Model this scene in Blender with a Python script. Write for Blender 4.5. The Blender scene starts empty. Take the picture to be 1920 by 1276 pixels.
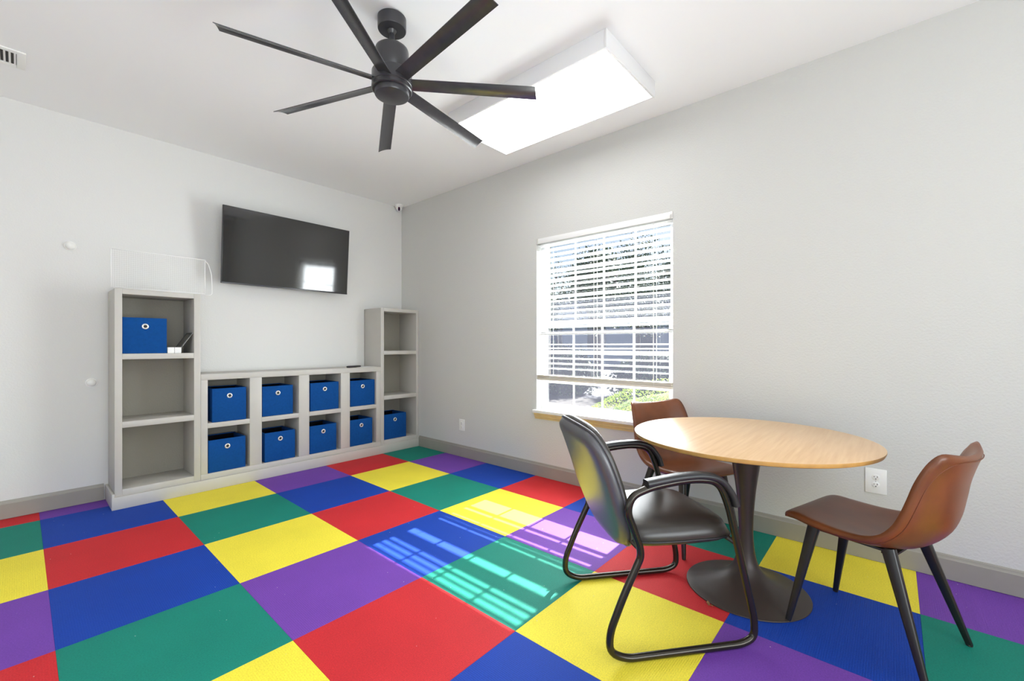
import bpy, bmesh, math, random
from mathutils import Vector, Matrix
random.seed(7)
PI = math.pi
C = bpy.context.scene.collection
SC = bpy.context.scene

# ------------------------------------------------------------------ camera
CEIL = 2.768
cam_d = bpy.data.cameras.new('camera')
cam = bpy.data.objects.new('camera', cam_d); C.objects.link(cam)
cam.location = (-2.997, -4.383, 1.14)
YAW = math.radians(48.665)
cam.rotation_euler = (PI / 2, 0, -YAW)
cam_d.sensor_fit = 'HORIZONTAL'; cam_d.sensor_width = 36
cam_d.lens = 812.5 / 1920 * 36
cam_d.shift_y = 9.0 / 1920
cam_d.clip_start = 0.02; cam_d.clip_end = 300
SC.camera = cam

# ------------------------------------------------------------------ world, sun, exposure
SKY = 0.10
w = bpy.data.worlds.new('world'); SC.world = w; w.use_nodes = True
nt = w.node_tree; nt.nodes.clear()
wo = nt.nodes.new('ShaderNodeOutputWorld'); bg = nt.nodes.new('ShaderNodeBackground')
sky = nt.nodes.new('ShaderNodeTexSky'); sky.sky_type = 'NISHITA'; sky.sun_disc = False
sky.sun_elevation = math.radians(38.7); sky.sun_rotation = math.radians(90)
sky.air_density = 1.0; sky.dust_density = 1.5; sky.ozone_density = 1.5
nt.links.new(sky.outputs[0], bg.inputs[0]); nt.links.new(bg.outputs[0], wo.inputs[0])
bg.inputs[1].default_value = SKY

SUN_DIR = Vector((-1.0, -0.033, -0.84)).normalized()   # direction the light travels
sd = bpy.data.lights.new('sun', 'SUN'); sd.energy = 24.0; sd.angle = math.radians(0.55); sd.color = (1.0, 0.97, 0.92)
sun = bpy.data.objects.new('sun', sd); C.objects.link(sun)
sun.rotation_euler = SUN_DIR.to_track_quat('-Z', 'Y').to_euler(); sun.location = (8, -2, 7)

def area(name, loc, rot, sx, sy, power, col=(1, 1, 1)):
    d = bpy.data.lights.new(name, 'AREA'); d.shape = 'RECTANGLE'; d.size = sx; d.size_y = sy
    d.energy = power; d.color = col
    o = bpy.data.objects.new(name, d); C.objects.link(o); o.location = loc; o.rotation_euler = rot
    return o
# fill lamps at two added unseen openings, and daylight at the visible window
area('fill_front_opening', (-3.0, -6.75, 1.15), (math.radians(128), 0, 0), 3.2, 1.9, 120, (0.91, 0.965, 1.0))
area('fill_left_opening', (-5.45, -3.6, 1.15), (math.radians(130), 0, -PI / 2), 3.2, 1.9, 26, (0.91, 0.965, 1.0))
area('daylight_window', (0.068, -2.63, 1.30), (0, math.radians(90), 0), 1.3, 1.08, 64, (0.91, 0.97, 1.0))
LAMP = 3.8      # radiance of the ceiling light diffusers

SC.view_settings.view_transform = 'Standard'; SC.view_settings.look = 'None'
SC.view_settings.exposure = 0.33; SC.view_settings.gamma = 1.0
SC.view_settings.use_curve_mapping = False
SC.render.film_transparent = False
try:
    SC.cycles.max_bounces = 12; SC.cycles.diffuse_bounces = 6; SC.cycles.transparent_max_bounces = 16
    SC.cycles.caustics_reflective = False; SC.cycles.caustics_refractive = False
    SC.cycles.sample_clamp_indirect = 6.0
except Exception:
    pass

# ------------------------------------------------------------------ materials
def srgb(r, g, b):
    f = lambda c: (c / 255 / 12.92) if c / 255 <= .04045 else ((c / 255 + .055) / 1.055) ** 2.4
    return (f(r), f(g), f(b), 1)
def mat(name, col, rough=.5, metal=0, spec=.5, coat=0, bump=None, vary=None, sheen=0):
    """bump=(scale, strength, distance); vary=(scale, amount) gentle colour variation of the material itself"""
    m = bpy.data.materials.new(name); m.use_nodes = True
    n = m.node_tree; b = n.nodes['Principled BSDF']
    b.inputs['Base Color'].default_value = col; b.inputs['Roughness'].default_value = rough
    b.inputs['Metallic'].default_value = metal; b.inputs['Specular IOR Level'].default_value = spec
    b.inputs['Coat Weight'].default_value = coat; b.inputs['Sheen Weight'].default_value = sheen
    g = n.nodes.new('ShaderNodeNewGeometry')
    if vary:
        t = n.nodes.new('ShaderNodeTexNoise'); t.inputs['Scale'].default_value = vary[0]; t.inputs['Detail'].default_value = 4
        n.links.new(g.outputs['Position'], t.inputs['Vector'])
        r = n.nodes.new('ShaderNodeMapRange'); r.inputs[1].default_value = .3; r.inputs[2].default_value = .7
        r.inputs[3].default_value = 1 - vary[1]; r.inputs[4].default_value = 1 + vary[1]
        n.links.new(t.outputs[0], r.inputs[0])
        mx = n.nodes.new('ShaderNodeVectorMath'); mx.operation = 'SCALE'; mx.inputs[0].default_value = col[:3]
        n.links.new(r.outputs[0], mx.inputs['Scale']); n.links.new(mx.outputs[0], b.inputs['Base Color'])
    if bump:
        t = n.nodes.new('ShaderNodeTexNoise'); t.inputs['Scale'].default_value = bump[0]; t.inputs['Detail'].default_value = 3
        n.links.new(g.outputs['Position'], t.inputs['Vector'])
        bp = n.nodes.new('ShaderNodeBump'); bp.inputs['Strength'].default_value = bump[1]; bp.inputs['Distance'].default_value = bump[2]
        n.links.new(t.outputs[0], bp.inputs['Height']); n.links.new(bp.outputs[0], b.inputs['Normal'])
    return m
M = {}
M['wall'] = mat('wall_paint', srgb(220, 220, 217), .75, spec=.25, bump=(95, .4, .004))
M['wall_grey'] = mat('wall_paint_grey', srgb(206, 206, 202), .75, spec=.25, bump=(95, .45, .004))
M['ceiling'] = mat('ceiling_paint', srgb(244, 245, 245), .9, spec=.1)
M['base_paint'] = mat('baseboard_grey_paint', srgb(152, 148, 138), .4, vary=(6, .04))
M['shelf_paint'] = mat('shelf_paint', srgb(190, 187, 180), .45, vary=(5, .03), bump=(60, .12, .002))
M['shelf_in'] = mat('shelf_back_shaded', srgb(142, 138, 126), .6, bump=(90, .5, .004))  # shelf grey darkened to carry the shade inside the bays
M['white'] = mat('white_paint', srgb(238, 238, 236), .35)
M['vinyl'] = mat('white_vinyl', srgb(240, 241, 243), .3)
M['slat'] = mat('blind_white', srgb(240, 240, 238), .35)
M['rail'] = mat('blind_rail_cream', srgb(214, 207, 192), .4)
M['sill_tan'] = mat('apron_tan', srgb(214, 190, 132), .45, vary=(14, .06))  # tan base colour for the apron, faintly mottled
M['plastic_white'] = mat('white_plastic', srgb(238, 238, 234), .3)
M['slot'] = mat('dark_slot', srgb(38, 34, 30), .6)
M['fan'] = mat('fan_black', srgb(52, 51, 54), .3, spec=.6, bump=(300, .1, .0005))
M['fan_blade'] = mat('fan_blade_black', srgb(56, 55, 58), .22, spec=.7, vary=(20, .12))
M['fixture'] = mat('fixture_white_metal', srgb(226, 226, 226), .4)
M['black_metal'] = mat('black_metal', srgb(30, 28, 26), .35, spec=.6)
M['tube'] = mat('gunmetal_tube', srgb(66, 62, 56), .22, metal=.75)
M['arm_pad'] = mat('black_rubber', srgb(40, 40, 42), .38, spec=.5)
M['vinyl_black'] = mat('black_leatherette', srgb(54, 50, 46), .33, spec=.6, bump=(260, .12, .0008))
M['back_shell'] = mat('grey_shell', srgb(84, 84, 88), .36, spec=.9)
M['piping'] = mat('piping', srgb(96, 95, 96), .35)
M['leather'] = mat('brown_leather', srgb(118, 67, 37), .34, spec=.5, vary=(9, .16), bump=(220, .18, .0008))
M['seam'] = mat('leather_seam', srgb(112, 60, 34), .5)
M['pedestal'] = mat('bronze_pedestal', srgb(66, 57, 53), .38, spec=.5, metal=.2, bump=(500, .1, .0004))
M['bin'] = mat('blue_fabric', srgb(15, 72, 138), .9, spec=.15, vary=(60, .08), bump=(700, .35, .0008))
M['bin_in'] = mat('dark_lining', srgb(14, 16, 24), .9, spec=.1)
M['ring'] = mat('metal_ring', srgb(232, 230, 224), .25, metal=.5)
M['screen'] = mat('tv_screen', srgb(22, 21, 20), .07, spec=1.0)
M['tv_frame'] = mat('tv_frame', srgb(38, 38, 38), .35)
M['wire'] = mat('white_wire', srgb(238, 238, 236), .4)
M['remote'] = mat('remote_black', srgb(40, 34, 36), .4)
M['paper'] = mat('paper', srgb(240, 240, 238), .8)
M['dark_glass'] = mat('frame_glass', srgb(76, 74, 66), .15)
M['lens'] = mat('camera_lens', srgb(10, 10, 10), .15)
M['floor_base'] = mat('floor_base', srgb(30, 28, 34), .9)
M['leaf_dry'] = mat('dry_leaf', srgb(150, 110, 70), .8)
M['bark'] = mat('bark', srgb(92, 80, 74), .9, bump=(20, .6, .02), vary=(8, .2))
M['asphalt'] = mat('asphalt', srgb(84, 84, 90), .9, vary=(3, .15))
M['grass'] = mat('planting_mulch', srgb(70, 66, 62), .95, vary=(6, .25))
M['stucco'] = mat('stucco', srgb(190, 196, 210), .9)
M['soffit'] = mat('soffit', srgb(220, 220, 218), .8)
M['win_dark'] = mat('far_window', srgb(60, 70, 90), .2)

def emit(name, col, s):
    m = bpy.data.materials.new(name); m.use_nodes = True; n = m.node_tree; n.nodes.clear()
    o = n.nodes.new('ShaderNodeOutputMaterial'); e = n.nodes.new('ShaderNodeEmission')
    e.inputs[0].default_value = col; e.inputs[1].default_value = s; n.links.new(e.outputs[0], o.inputs[0])
    return m
M['diffuser'] = emit('diffuser_lit', (0.985, 0.99, 1.0, 1), LAMP)

def glass():
    m = bpy.data.materials.new('window_glass'); m.use_nodes = True; n = m.node_tree; n.nodes.clear()
    o = n.nodes.new('ShaderNodeOutputMaterial'); t = n.nodes.new('ShaderNodeBsdfTransparent')
    g = n.nodes.new('ShaderNodeBsdfGlossy'); g.inputs['Roughness'].default_value = .02
    f = n.nodes.new('ShaderNodeFresnel'); f.inputs[0].default_value = 1.45
    x = n.nodes.new('ShaderNodeMixShader'); t.inputs[0].default_value = (.95, .97, .98, 1)
    n.links.new(f.outputs[0], x.inputs[0]); n.links.new(t.outputs[0], x.inputs[1]); n.links.new(g.outputs[0], x.inputs[2])
    tr = n.nodes.new('ShaderNodeBsdfTranslucent'); tr.inputs[0].default_value = (.72, .76, 1.0, 1)
    y = n.nodes.new('ShaderNodeMixShader'); y.inputs[0].default_value = .022       # bluish haze put into the glass to lift the darks
    n.links.new(x.outputs[0], y.inputs[1]); n.links.new(tr.outputs[0], y.inputs[2])
    n.links.new(y.outputs[0], o.inputs[0]); return m
M['glass'] = glass()

def carpet(name, col, rot):
    m = bpy.data.materials.new(name); m.use_nodes = True; n = m.node_tree; b = n.nodes['Principled BSDF']
    L = n.links.new
    b.inputs['Roughness'].default_value = .7; b.inputs['Specular IOR Level'].default_value = .32
    g = n.nodes.new('ShaderNodeNewGeometry')
    mp = n.nodes.new('ShaderNodeMapping'); mp.inputs['Rotation'].default_value = (0, 0, rot)
    L(g.outputs['Position'], mp.inputs['Vector'])
    t = n.nodes.new('ShaderNodeTexNoise'); t.inputs['Scale'].default_value = 190; t.inputs['Detail'].default_value = 5
    L(g.outputs['Position'], t.inputs['Vector'])
    r = n.nodes.new('ShaderNodeMapRange'); r.inputs[1].default_value = .3; r.inputs[2].default_value = .7
    r.inputs[3].default_value = .86; r.inputs[4].default_value = 1.13; L(t.outputs[0], r.inputs[0])
    t2 = n.nodes.new('ShaderNodeTexNoise'); t2.inputs['Scale'].default_value = 3.5; t2.inputs['Detail'].default_value = 4
    L(g.outputs['Position'], t2.inputs['Vector'])
    r2 = n.nodes.new('ShaderNodeMapRange'); r2.inputs[1].default_value = .3; r2.inputs[2].default_value = .7
    r2.inputs[3].default_value = .94; r2.inputs[4].default_value = 1.04; L(t2.outputs[0], r2.inputs[0])
    mu = n.nodes.new('ShaderNodeMath'); mu.operation = 'MULTIPLY'; L(r.outputs[0], mu.inputs[0]); L(r2.outputs[0], mu.inputs[1])
    vm = n.nodes.new('ShaderNodeVectorMath'); vm.operation = 'SCALE'; vm.inputs[0].default_value = col[:3]; L(mu.outputs[0], vm.inputs['Scale'])
    # lint specks
    v = n.nodes.new('ShaderNodeTexVoronoi'); v.inputs['Scale'].default_value = 26; v.inputs['Randomness'].default_value = 1
    L(g.outputs['Position'], v.inputs['Vector'])
    lt = n.nodes.new('ShaderNodeMath'); lt.operation = 'LESS_THAN'; lt.inputs[1].default_value = .045; L(v.outputs['Distance'], lt.inputs[0])
    sp = n.nodes.new('ShaderNodeSeparateColor'); L(v.outputs['Color'], sp.inputs[0])
    gt = n.nodes.new('ShaderNodeMath'); gt.operation = 'GREATER_THAN'; gt.inputs[1].default_value = .82; L(sp.outputs[0], gt.inputs[0])
    an = n.nodes.new('ShaderNodeMath'); an.operation = 'MULTIPLY'; L(lt.outputs[0], an.inputs[0]); L(gt.outputs[0], an.inputs[1])
    mx = n.nodes.new('ShaderNodeMixRGB'); mx.inputs[2].default_value = (.7, .68, .6, 1)
    L(an.outputs[0], mx.inputs[0]); L(vm.outputs[0], mx.inputs[1]); L(mx.outputs[0], b.inputs['Base Color'])
    wv = n.nodes.new('ShaderNodeTexWave'); wv.inputs['Scale'].default_value = 42; wv.inputs['Distortion'].default_value = 1.5
    wv.inputs['Detail'].default_value = 2; L(mp.outputs[0], wv.inputs['Vector'])
    ad = n.nodes.new('ShaderNodeMath'); L(wv.outputs['Fac'], ad.inputs[0]); L(t.outputs[0], ad.inputs[1])
    bp = n.nodes.new('ShaderNodeBump'); bp.inputs['Strength'].default_value = .25; bp.inputs['Distance'].default_value = .0016
    L(ad.outputs[0], bp.inputs['Height']); L(bp.outputs[0], b.inputs['Normal'])
    return m
TC = {'Y': srgb(244, 226, 66), 'B': srgb(4, 62, 165), 'R': srgb(204, 40, 46), 'G': srgb(8, 130, 112), 'P': srgb(116, 66, 168)}
for k in TC:
    for q in (0, 1): M['carpet' + k + str(q)] = carpet('carpet_' + k.lower() + str(q), TC[k], q * PI / 2)

def wood():
    m = bpy.data.materials.new('beech_veneer'); m.use_nodes = True; n = m.node_tree; b = n.nodes['Principled BSDF']; L = n.links.new
    g = n.nodes.new('ShaderNodeNewGeometry'); mp = n.nodes.new('ShaderNodeMapping')
    mp.inputs['Rotation'].default_value = (0, 0, .75); mp.inputs['Scale'].default_value = (1.2, 22, 22); L(g.outputs['Position'], mp.inputs['Vector'])
    t = n.nodes.new('ShaderNodeTexNoise'); t.inputs['Scale'].default_value = 3; t.inputs['Detail'].default_value = 6; L(mp.outputs[0], t.inputs['Vector'])
    r = n.nodes.new('ShaderNodeValToRGB'); r.color_ramp.elements[0].position = .3; r.color_ramp.elements[1].position = .72
    r.color_ramp.elements[0].color = srgb(218, 178, 132); r.color_ramp.elements[1].color = srgb(232, 197, 154)
    L(t.outputs[0], r.inputs[0]); L(r.outputs[0], b.inputs['Base Color'])
    b.inputs['Roughness'].default_value = .3; b.inputs['Specular IOR Level'].default_value = .5
    return m
M['wood'] = wood()
M['wood_edge'] = mat('table_edge_ply', srgb(196, 150, 84), .45, vary=(30, .08))

def leafmat(name, c1, c2):
    m = bpy.data.materials.new(name); m.use_nodes = True; n = m.node_tree; b = n.nodes['Principled BSDF']; L = n.links.new
    t = n.nodes.new('ShaderNodeTexNoise'); t.inputs['Scale'].default_value = 12; g = n.nodes.new('ShaderNodeNewGeometry')
    L(g.outputs['Position'], t.inputs['Vector'])
    r = n.nodes.new('ShaderNodeValToRGB'); r.color_ramp.elements[0].position = .35; r.color_ramp.elements[1].position = .65
    r.color_ramp.elements[0].color = c1; r.color_ramp.elements[1].color = c2
    L(t.outputs[0], r.inputs[0]); L(r.outputs[0], b.inputs['Base Color']); b.inputs['Roughness'].default_value = .6
    return m
M['hedge_leaf'] = leafmat('hedge_leaf', srgb(150, 176, 70), srgb(214, 226, 112))
M['tree_leaf'] = leafmat('tree_leaf', srgb(44, 66, 52), srgb(96, 122, 78))
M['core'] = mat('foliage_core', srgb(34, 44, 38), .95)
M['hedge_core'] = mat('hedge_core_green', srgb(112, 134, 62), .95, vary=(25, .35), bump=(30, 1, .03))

# ------------------------------------------------------------------ mesh helpers
def tag(o, label, cat, group=None, kind=None):
    if label: o['label'] = label
    if cat: o['category'] = cat
    if group: o['group'] = group
    if kind: o['kind'] = kind
    return o
def thing(name, label, cat, loc=(0, 0, 0), rz=0, group=None):
    o = bpy.data.objects.new(name, None); C.objects.link(o); o.empty_display_size = .1
    o.location = loc; o.rotation_euler = (0, 0, rz)
    return tag(o, label, cat, group)
def obj(name, bm, m, parent=None, smooth=False, label=None):
    me = bpy.data.meshes.new(name); bmesh.ops.recalc_face_normals(bm, faces=bm.faces); bm.to_mesh(me); bm.free()
    o = bpy.data.objects.new(name, me); C.objects.link(o)
    for mm in (m if isinstance(m, (list, tuple)) else [m]): me.materials.append(mm)
    if smooth:
        for p in me.polygons: p.use_smooth = True
        if smooth == 'auto':
            b2 = bmesh.new(); b2.from_mesh(me)
            for e in b2.edges:
                e.smooth = not (len(e.link_faces) == 2 and e.calc_face_angle(0) > math.radians(38))
            b2.to_mesh(me); b2.free()
    if parent is not None: o.parent = parent
    if label: o['label'] = label
    return o
def struct(o): o['kind'] = 'structure'; return o
def bx(bm, x0, y0, z0, x1, y1, z1, bev=0, mi=0):
    vs = [bm.verts.new((x, y, z)) for x in (min(x0, x1), max(x0, x1)) for y in (min(y0, y1), max(y0, y1)) for z in (min(z0, z1), max(z0, z1))]
    F = [(0, 1, 3, 2), (4, 6, 7, 5), (0, 4, 5, 1), (2, 3, 7, 6), (0, 2, 6, 4), (1, 5, 7, 3)]
    fs = [bm.faces.new([vs[i] for i in f]) for f in F]
    for f in fs: f.material_index = mi
    if bev:
        es = list({e for f in fs for e in f.edges})
        bmesh.ops.bevel(bm, geom=es, offset=bev, segments=2, affect='EDGES', profile=.5)
    return vs
def box(name, a, b, m, parent=None, bev=0.0):
    bm = bmesh.new(); bx(bm, *a, *b, bev=bev); return obj(name, bm, m, parent, smooth='auto' if bev else False)
def lathe(bm, prof, c=(0, 0, 0), seg=48, cap=True, axis='z', mi=0):
    rings = []
    for r, h in prof:
        ring = []
        for k in range(seg):
            a = 2 * PI * k / seg; p = (r * math.cos(a), r * math.sin(a), h)
            if axis == 'x': p = (h, r * math.cos(a), r * math.sin(a))
            if axis == 'y': p = (r * math.cos(a), h, r * math.sin(a))
            ring.append(bm.verts.new((c[0] + p[0], c[1] + p[1], c[2] + p[2])))
        rings.append(ring)
    fs = []
    for a, b in zip(rings, rings[1:]):
        for k in range(seg): fs.append(bm.faces.new((a[k], a[(k + 1) % seg], b[(k + 1) % seg], b[k])))
    if cap:
        fs.append(bm.faces.new(rings[0])); fs.append(bm.faces.new(rings[-1]))
    for f in fs: f.material_index = mi
def fillet(pts, r, n=6, closed=False):
    pts = [Vector(p) for p in pts]; out = []; N = len(pts)
    for i, p in enumerate(pts):
        if not closed and i in (0, N - 1): out.append(p); continue
        a, b = pts[i - 1], pts[(i + 1) % N]
        rr = r[i] if isinstance(r, (list, tuple)) else r
        d1, d2 = (a - p), (b - p); l = min(rr, d1.length * .48, d2.length * .48)
        if l < 1e-5: out.append(p); continue
        s, e = p + d1.normalized() * l, p + d2.normalized() * l
        for k in range(n + 1):
            t = k / n; out.append(s * (1 - t) ** 2 + p * 2 * t * (1 - t) + e * t * t)
    return out
def sweep(bm, path, sec, closed=False, up=None, mi=0, scale=None):
    """sec = [(side, normal)...]; parallel transport along path"""
    path = [Vector(p) for p in path]; N = len(path); rings = []
    T = []
    for i in range(N):
        a = path[i - 1] if (i > 0 or closed) else path[i]; b = path[(i + 1) % N] if (i < N - 1 or closed) else path[i]
        T.append((b - a).normalized())
    u = Vector(up) if up else (Vector((0, 0, 1)) if abs(T[0].z) < .9 else Vector((1, 0, 0)))
    nrm = (u - T[0] * u.dot(T[0])).normalized()
    for i in range(N):
        nrm = (nrm - T[i] * nrm.dot(T[i])).normalized(); side = T[i].cross(nrm)
        s = scale(i / (N - 1)) if scale else 1
        rings.append([bm.verts.new(path[i] + side * a * s + nrm * b * s) for a, b in sec])
    K = len(sec); fs = []
    rng = range(N) if closed else range(N - 1)
    for i in rng:
        A, B = rings[i], rings[(i + 1) % N]
        for k in range(K): fs.append(bm.faces.new((A[k], A[(k + 1) % K], B[(k + 1) % K], B[k])))
    if not closed: fs.append(bm.faces.new(rings[0])); fs.append(bm.faces.new(rings[-1]))
    for f in fs: f.material_index = mi
def circ(r, n=12): return [(r * math.cos(2 * PI * k / n), r * math.sin(2 * PI * k / n)) for k in range(n)]
def tube(bm, path, r, n=12, closed=False, up=None): sweep(bm, path, circ(r, n), closed, up)
def tree(o):
    for c in list(o.children): yield c
def dup(root, loc, rz, label, group=None):
    r = root.copy(); C.objects.link(r); r.location = loc; r.rotation_euler = (0, 0, rz); r['label'] = label
    if group: r['group'] = group
    for ch in list(root.children):
        c = ch.copy(); C.objects.link(c); c.parent = r
        for g in list(ch.children):
            d = g.copy(); C.objects.link(d); d.parent = c
    return r
def sq(s, t, n):
    """square (s,t) in [-1,1]^2 -> superellipse disc of exponent n"""
    rho = max(abs(s), abs(t))
    if rho < 1e-9: return 0, 0
    a, b = s / rho, t / rho
    k = (abs(a) ** n + abs(b) ** n) ** (-1 / n)
    return a * k * rho, b * k * rho
def pillow(bm, pos, n=4, gs=16, gt=16, ft=None, bt=None, exp=.5, pw=4):
    """closed cushion: pos(x,y)->(Vector point, Vector normal); ft/bt thickness to both sides"""
    P = {}
    for side in (1, -1):
        for i in range(gs + 1):
            for j in range(gt + 1):
                s, t = -1 + 2 * i / gs, -1 + 2 * j / gt; edge = i in (0, gs) or j in (0, gt)
                if edge and side == -1: P[(i, j, -1)] = P[(i, j, 1)]; continue
                x, y = sq(s, t, n); rho = max(abs(s), abs(t)); h = (1 - rho ** pw) ** exp
                p, nn = pos(x, y)
                P[(i, j, side)] = bm.verts.new(p + nn * (h * ft if side == 1 else -h * bt))
    for side in (1, -1):
        for i in range(gs):
            for j in range(gt):
                q = [P[(i, j, side)], P[(i + 1, j, side)], P[(i + 1, j + 1, side)], P[(i, j + 1, side)]]
                if len(set(q)) == 4: bm.faces.new(q if side == 1 else q[::-1])
def edge_path(pos, n=4, g=16):
    out = []
    S = [(-1 + 2 * k / g, -1) for k in range(g)] + [(1, -1 + 2 * k / g) for k in range(g)] + [(1 - 2 * k / g, 1) for k in range(g)] + [(-1, 1 - 2 * k / g) for k in range(g)]
    for s, t in S: out.append(pos(*sq(s, t, n))[0])
    return out

# ------------------------------------------------------------------ room shell
XL, YF, T = -5.3, -6.6, .14
WY0, WY1, WZ0, WZ1 = -3.235, -2.035, .575, 2.07      # the photographed window opening in wall_right
bm = bmesh.new()
bx(bm, 0, YF - T, -.1, T, WY0, CEIL + .1); bx(bm, 0, WY1, -.1, T, T, CEIL + .1)
bx(bm, 0, WY0, -.1, T, WY1, WZ0); bx(bm, 0, WY0, WZ1, T, WY1, CEIL + .1)
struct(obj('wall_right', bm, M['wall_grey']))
bm = bmesh.new(); bx(bm, XL - T, 0, -.1, 0, T, CEIL + .1); struct(obj('wall_back', bm, M['wall']))
def wall_with_opening(name, horizontal):
    bm = bmesh.new(); z0, z1 = .2, 2.3  # opening added to admit fill light
    if horizontal:
        a, b = -4.6, -1.4
        bx(bm, XL - T, YF - T, -.1, a, YF, CEIL + .1); bx(bm, b, YF - T, -.1, 0, YF, CEIL + .1)
        bx(bm, a, YF - T, -.1, b, YF, z0); bx(bm, a, YF - T, z1, b, YF, CEIL + .1)
    else:
        a, b = -5.2, -2.0
        bx(bm, XL - T, YF, -.1, XL, a, CEIL + .1); bx(bm, XL - T, b, -.1, XL, 0, CEIL + .1)
        bx(bm, XL - T, a, -.1, XL, b, z0); bx(bm, XL - T, a, z1, XL, b, CEIL + .1)
    struct(obj(name, bm, M['wall']))
wall_with_opening('wall_front', True); wall_with_opening('wall_left', False)
struct(box('ceiling', (XL - T, YF - T, CEIL), (T, T, CEIL + .12), M['ceiling']))
floor = struct(box('floor', (XL - T, YF - T, -.12), (T, T, -.007), M['floor_base']))

# carpet tiles, 24 in squares, colours read from the photograph
TS = .6094; TX = -2.908; TY = -.2035
rows = {-1: 'RP?????', 0: 'GBYPRG', 1: 'YRGBYP', 2: 'PBYRGB', 3: 'RGPBYR', 4: 'BYRGPB', 5: 'GPBYRG', 6: 'YRGPBY', 7: 'PBYRGP', 8: 'RGPBYR', 9: 'GYRGPB', 10: 'BPBYRG'}
rows[-1] = 'RPGYBR'
CYC = 'RGPBY'
for j in range(-1, 11):
    for i in range(-4, 5):
        if -1 <= i <= 4: k = rows[j][i + 1]
        else: k = CYC[(i * 2 + j * 3) % 5]
        x0, x1 = TX + i * TS, TX + (i + 1) * TS; y1, y0 = TY - j * TS, TY - (j + 1) * TS
        x1 = min(x1, -.002); y1 = min(y1, -.002); x0 = max(x0, XL); y0 = max(y0, YF)
        if x1 - x0 < .03 or y1 - y0 < .03: continue
        g = .0002; bm = bmesh.new()
        bx(bm, x0 + g, y0 + g, -.007, x1 - g, y1 - g, random.uniform(-.0003, .0003), bev=.0006)
        obj('carpet_tile', bm, M['carpet' + k + str((i + j) % 2)], floor)

# baseboards with a moulded top edge
def baseboard(name, p0, p1, inward, m=M['base_paint'], h=.118, t=.013):
    prof = [(0, 0), (t, 0), (t, h - .022), (t - .003, h - .018), (t - .005, h - .012), (t - .006, h - .006), (t - .009, h), (0, h)]
    bm = bmesh.new(); A = []; B = []
    for o, z in prof:
        A.append(bm.verts.new((p0[0] + inward[0] * o, p0[1] + inward[1] * o, z + .002)))
        B.append(bm.verts.new((p1[0] + inward[0] * o, p1[1] + inward[1] * o, z + .002)))
    for k in range(len(prof)):
        q = (k + 1) % len(prof); bm.faces.new((A[k], A[q], B[q], B[k]))
    bm.faces.new(A); bm.faces.new(B)
    return obj(name, bm, m)
struct(baseboard('baseboard_right', (0, -.352), (0, YF), (-1, 0)))
struct(baseboard('baseboard_back', (XL, 0), (-2.585, 0), (0, -1)))
struct(baseboard('baseboard_left', (XL, YF), (XL, 0), (1, 0)))
struct(baseboard('baseboard_front', (XL, YF), (0, YF), (0, 1)))

# ------------------------------------------------------------------ photographed window
win = bpy.data.objects.new('window_1', None); C.objects.link(win); win.location = (.1, (WY0 + WY1) / 2, WZ0); struct(win)
def wpart(name, bm, m, **k):
    o = obj(name, bm, m, None, **k); o.parent = win; o.matrix_parent_inverse = Matrix.Translation(-win.location); return o
def rect_frame(bm, x0, x1, y0, y1, z0, z1, w_, bev=.002):
    bx(bm, x0, y0, z0, x1, y0 + w_, z1, bev); bx(bm, x0, y1 - w_, z0, x1, y1, z1, bev)
    bx(bm, x0, y0 + w_, z0, x1, y1 - w_, z0 + w_, bev); bx(bm, x0, y0 + w_, z1 - w_, x1, y1 - w_, z1, bev)
bm = bmesh.new(); rect_frame(bm, .075, .139, WY0, WY1, WZ0, WZ1, .026); wpart('window_frame', bm, M['vinyl'], smooth='auto')
fy0, fy1 = WY0 + .026, WY1 - .026
def sash(xa, xb, z0, z1, name):
    bm = bmesh.new(); rect_frame(bm, xa, xb, fy0, fy1, z0, z1, .032)
    s = wpart(name, bm, M['vinyl'], smooth='auto')
    ya, yb, za, zb = fy0 + .032, fy1 - .032, z0 + .032, z1 - .032; xm = (xa + xb) / 2
    def sub(n, b, m):
        o = obj(n, b, m); o.parent = s; return o
    bm = bmesh.new(); bx(bm, xm - .002, ya, za, xm + .002, yb, zb); sub('pane', bm, M['glass'])
    for k in (1, 2, 3):
        y = ya + (yb - ya) * k / 4; bm = bmesh.new(); bx(bm, xm - .007, y - .0085, za, xm - .0025, y + .0085, zb, .001); sub('muntin', bm, M['vinyl'])
    for k in (1, 2):
        z = za + (zb - za) * k / 3; hm = .0085
        if xm < .1 and k == 1: z, hm = .826, .016
        bm = bmesh.new(); bx(bm, xm - .0068, ya, z - hm, xm - .0026, yb, z + hm, .001); sub('muntin', bm, M['vinyl'])
sash(.105, .132, 1.305, WZ1 - .026, 'sash'); sash(.078, .103, WZ0 + .026, 1.345, 'sash')
bm = bmesh.new(); bx(bm, -.036, WY0 - .022, WZ0 - .022, .0, WY1 + .022, WZ0 + .004, .004); bx(bm, 0, WY0 + .001, WZ0 - .001, .076, WY1 - .001, WZ0 + .004)
wpart('window_sill', bm, M['white'], smooth='auto')
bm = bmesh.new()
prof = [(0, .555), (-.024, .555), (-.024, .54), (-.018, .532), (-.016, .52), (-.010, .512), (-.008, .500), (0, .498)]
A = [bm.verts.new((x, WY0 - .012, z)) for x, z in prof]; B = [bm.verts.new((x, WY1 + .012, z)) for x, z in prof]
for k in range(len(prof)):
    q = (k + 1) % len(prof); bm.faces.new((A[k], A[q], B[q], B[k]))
bm.faces.new(A); bm.faces.new(B); wpart('window_apron', bm, M['sill_tan'])

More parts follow.
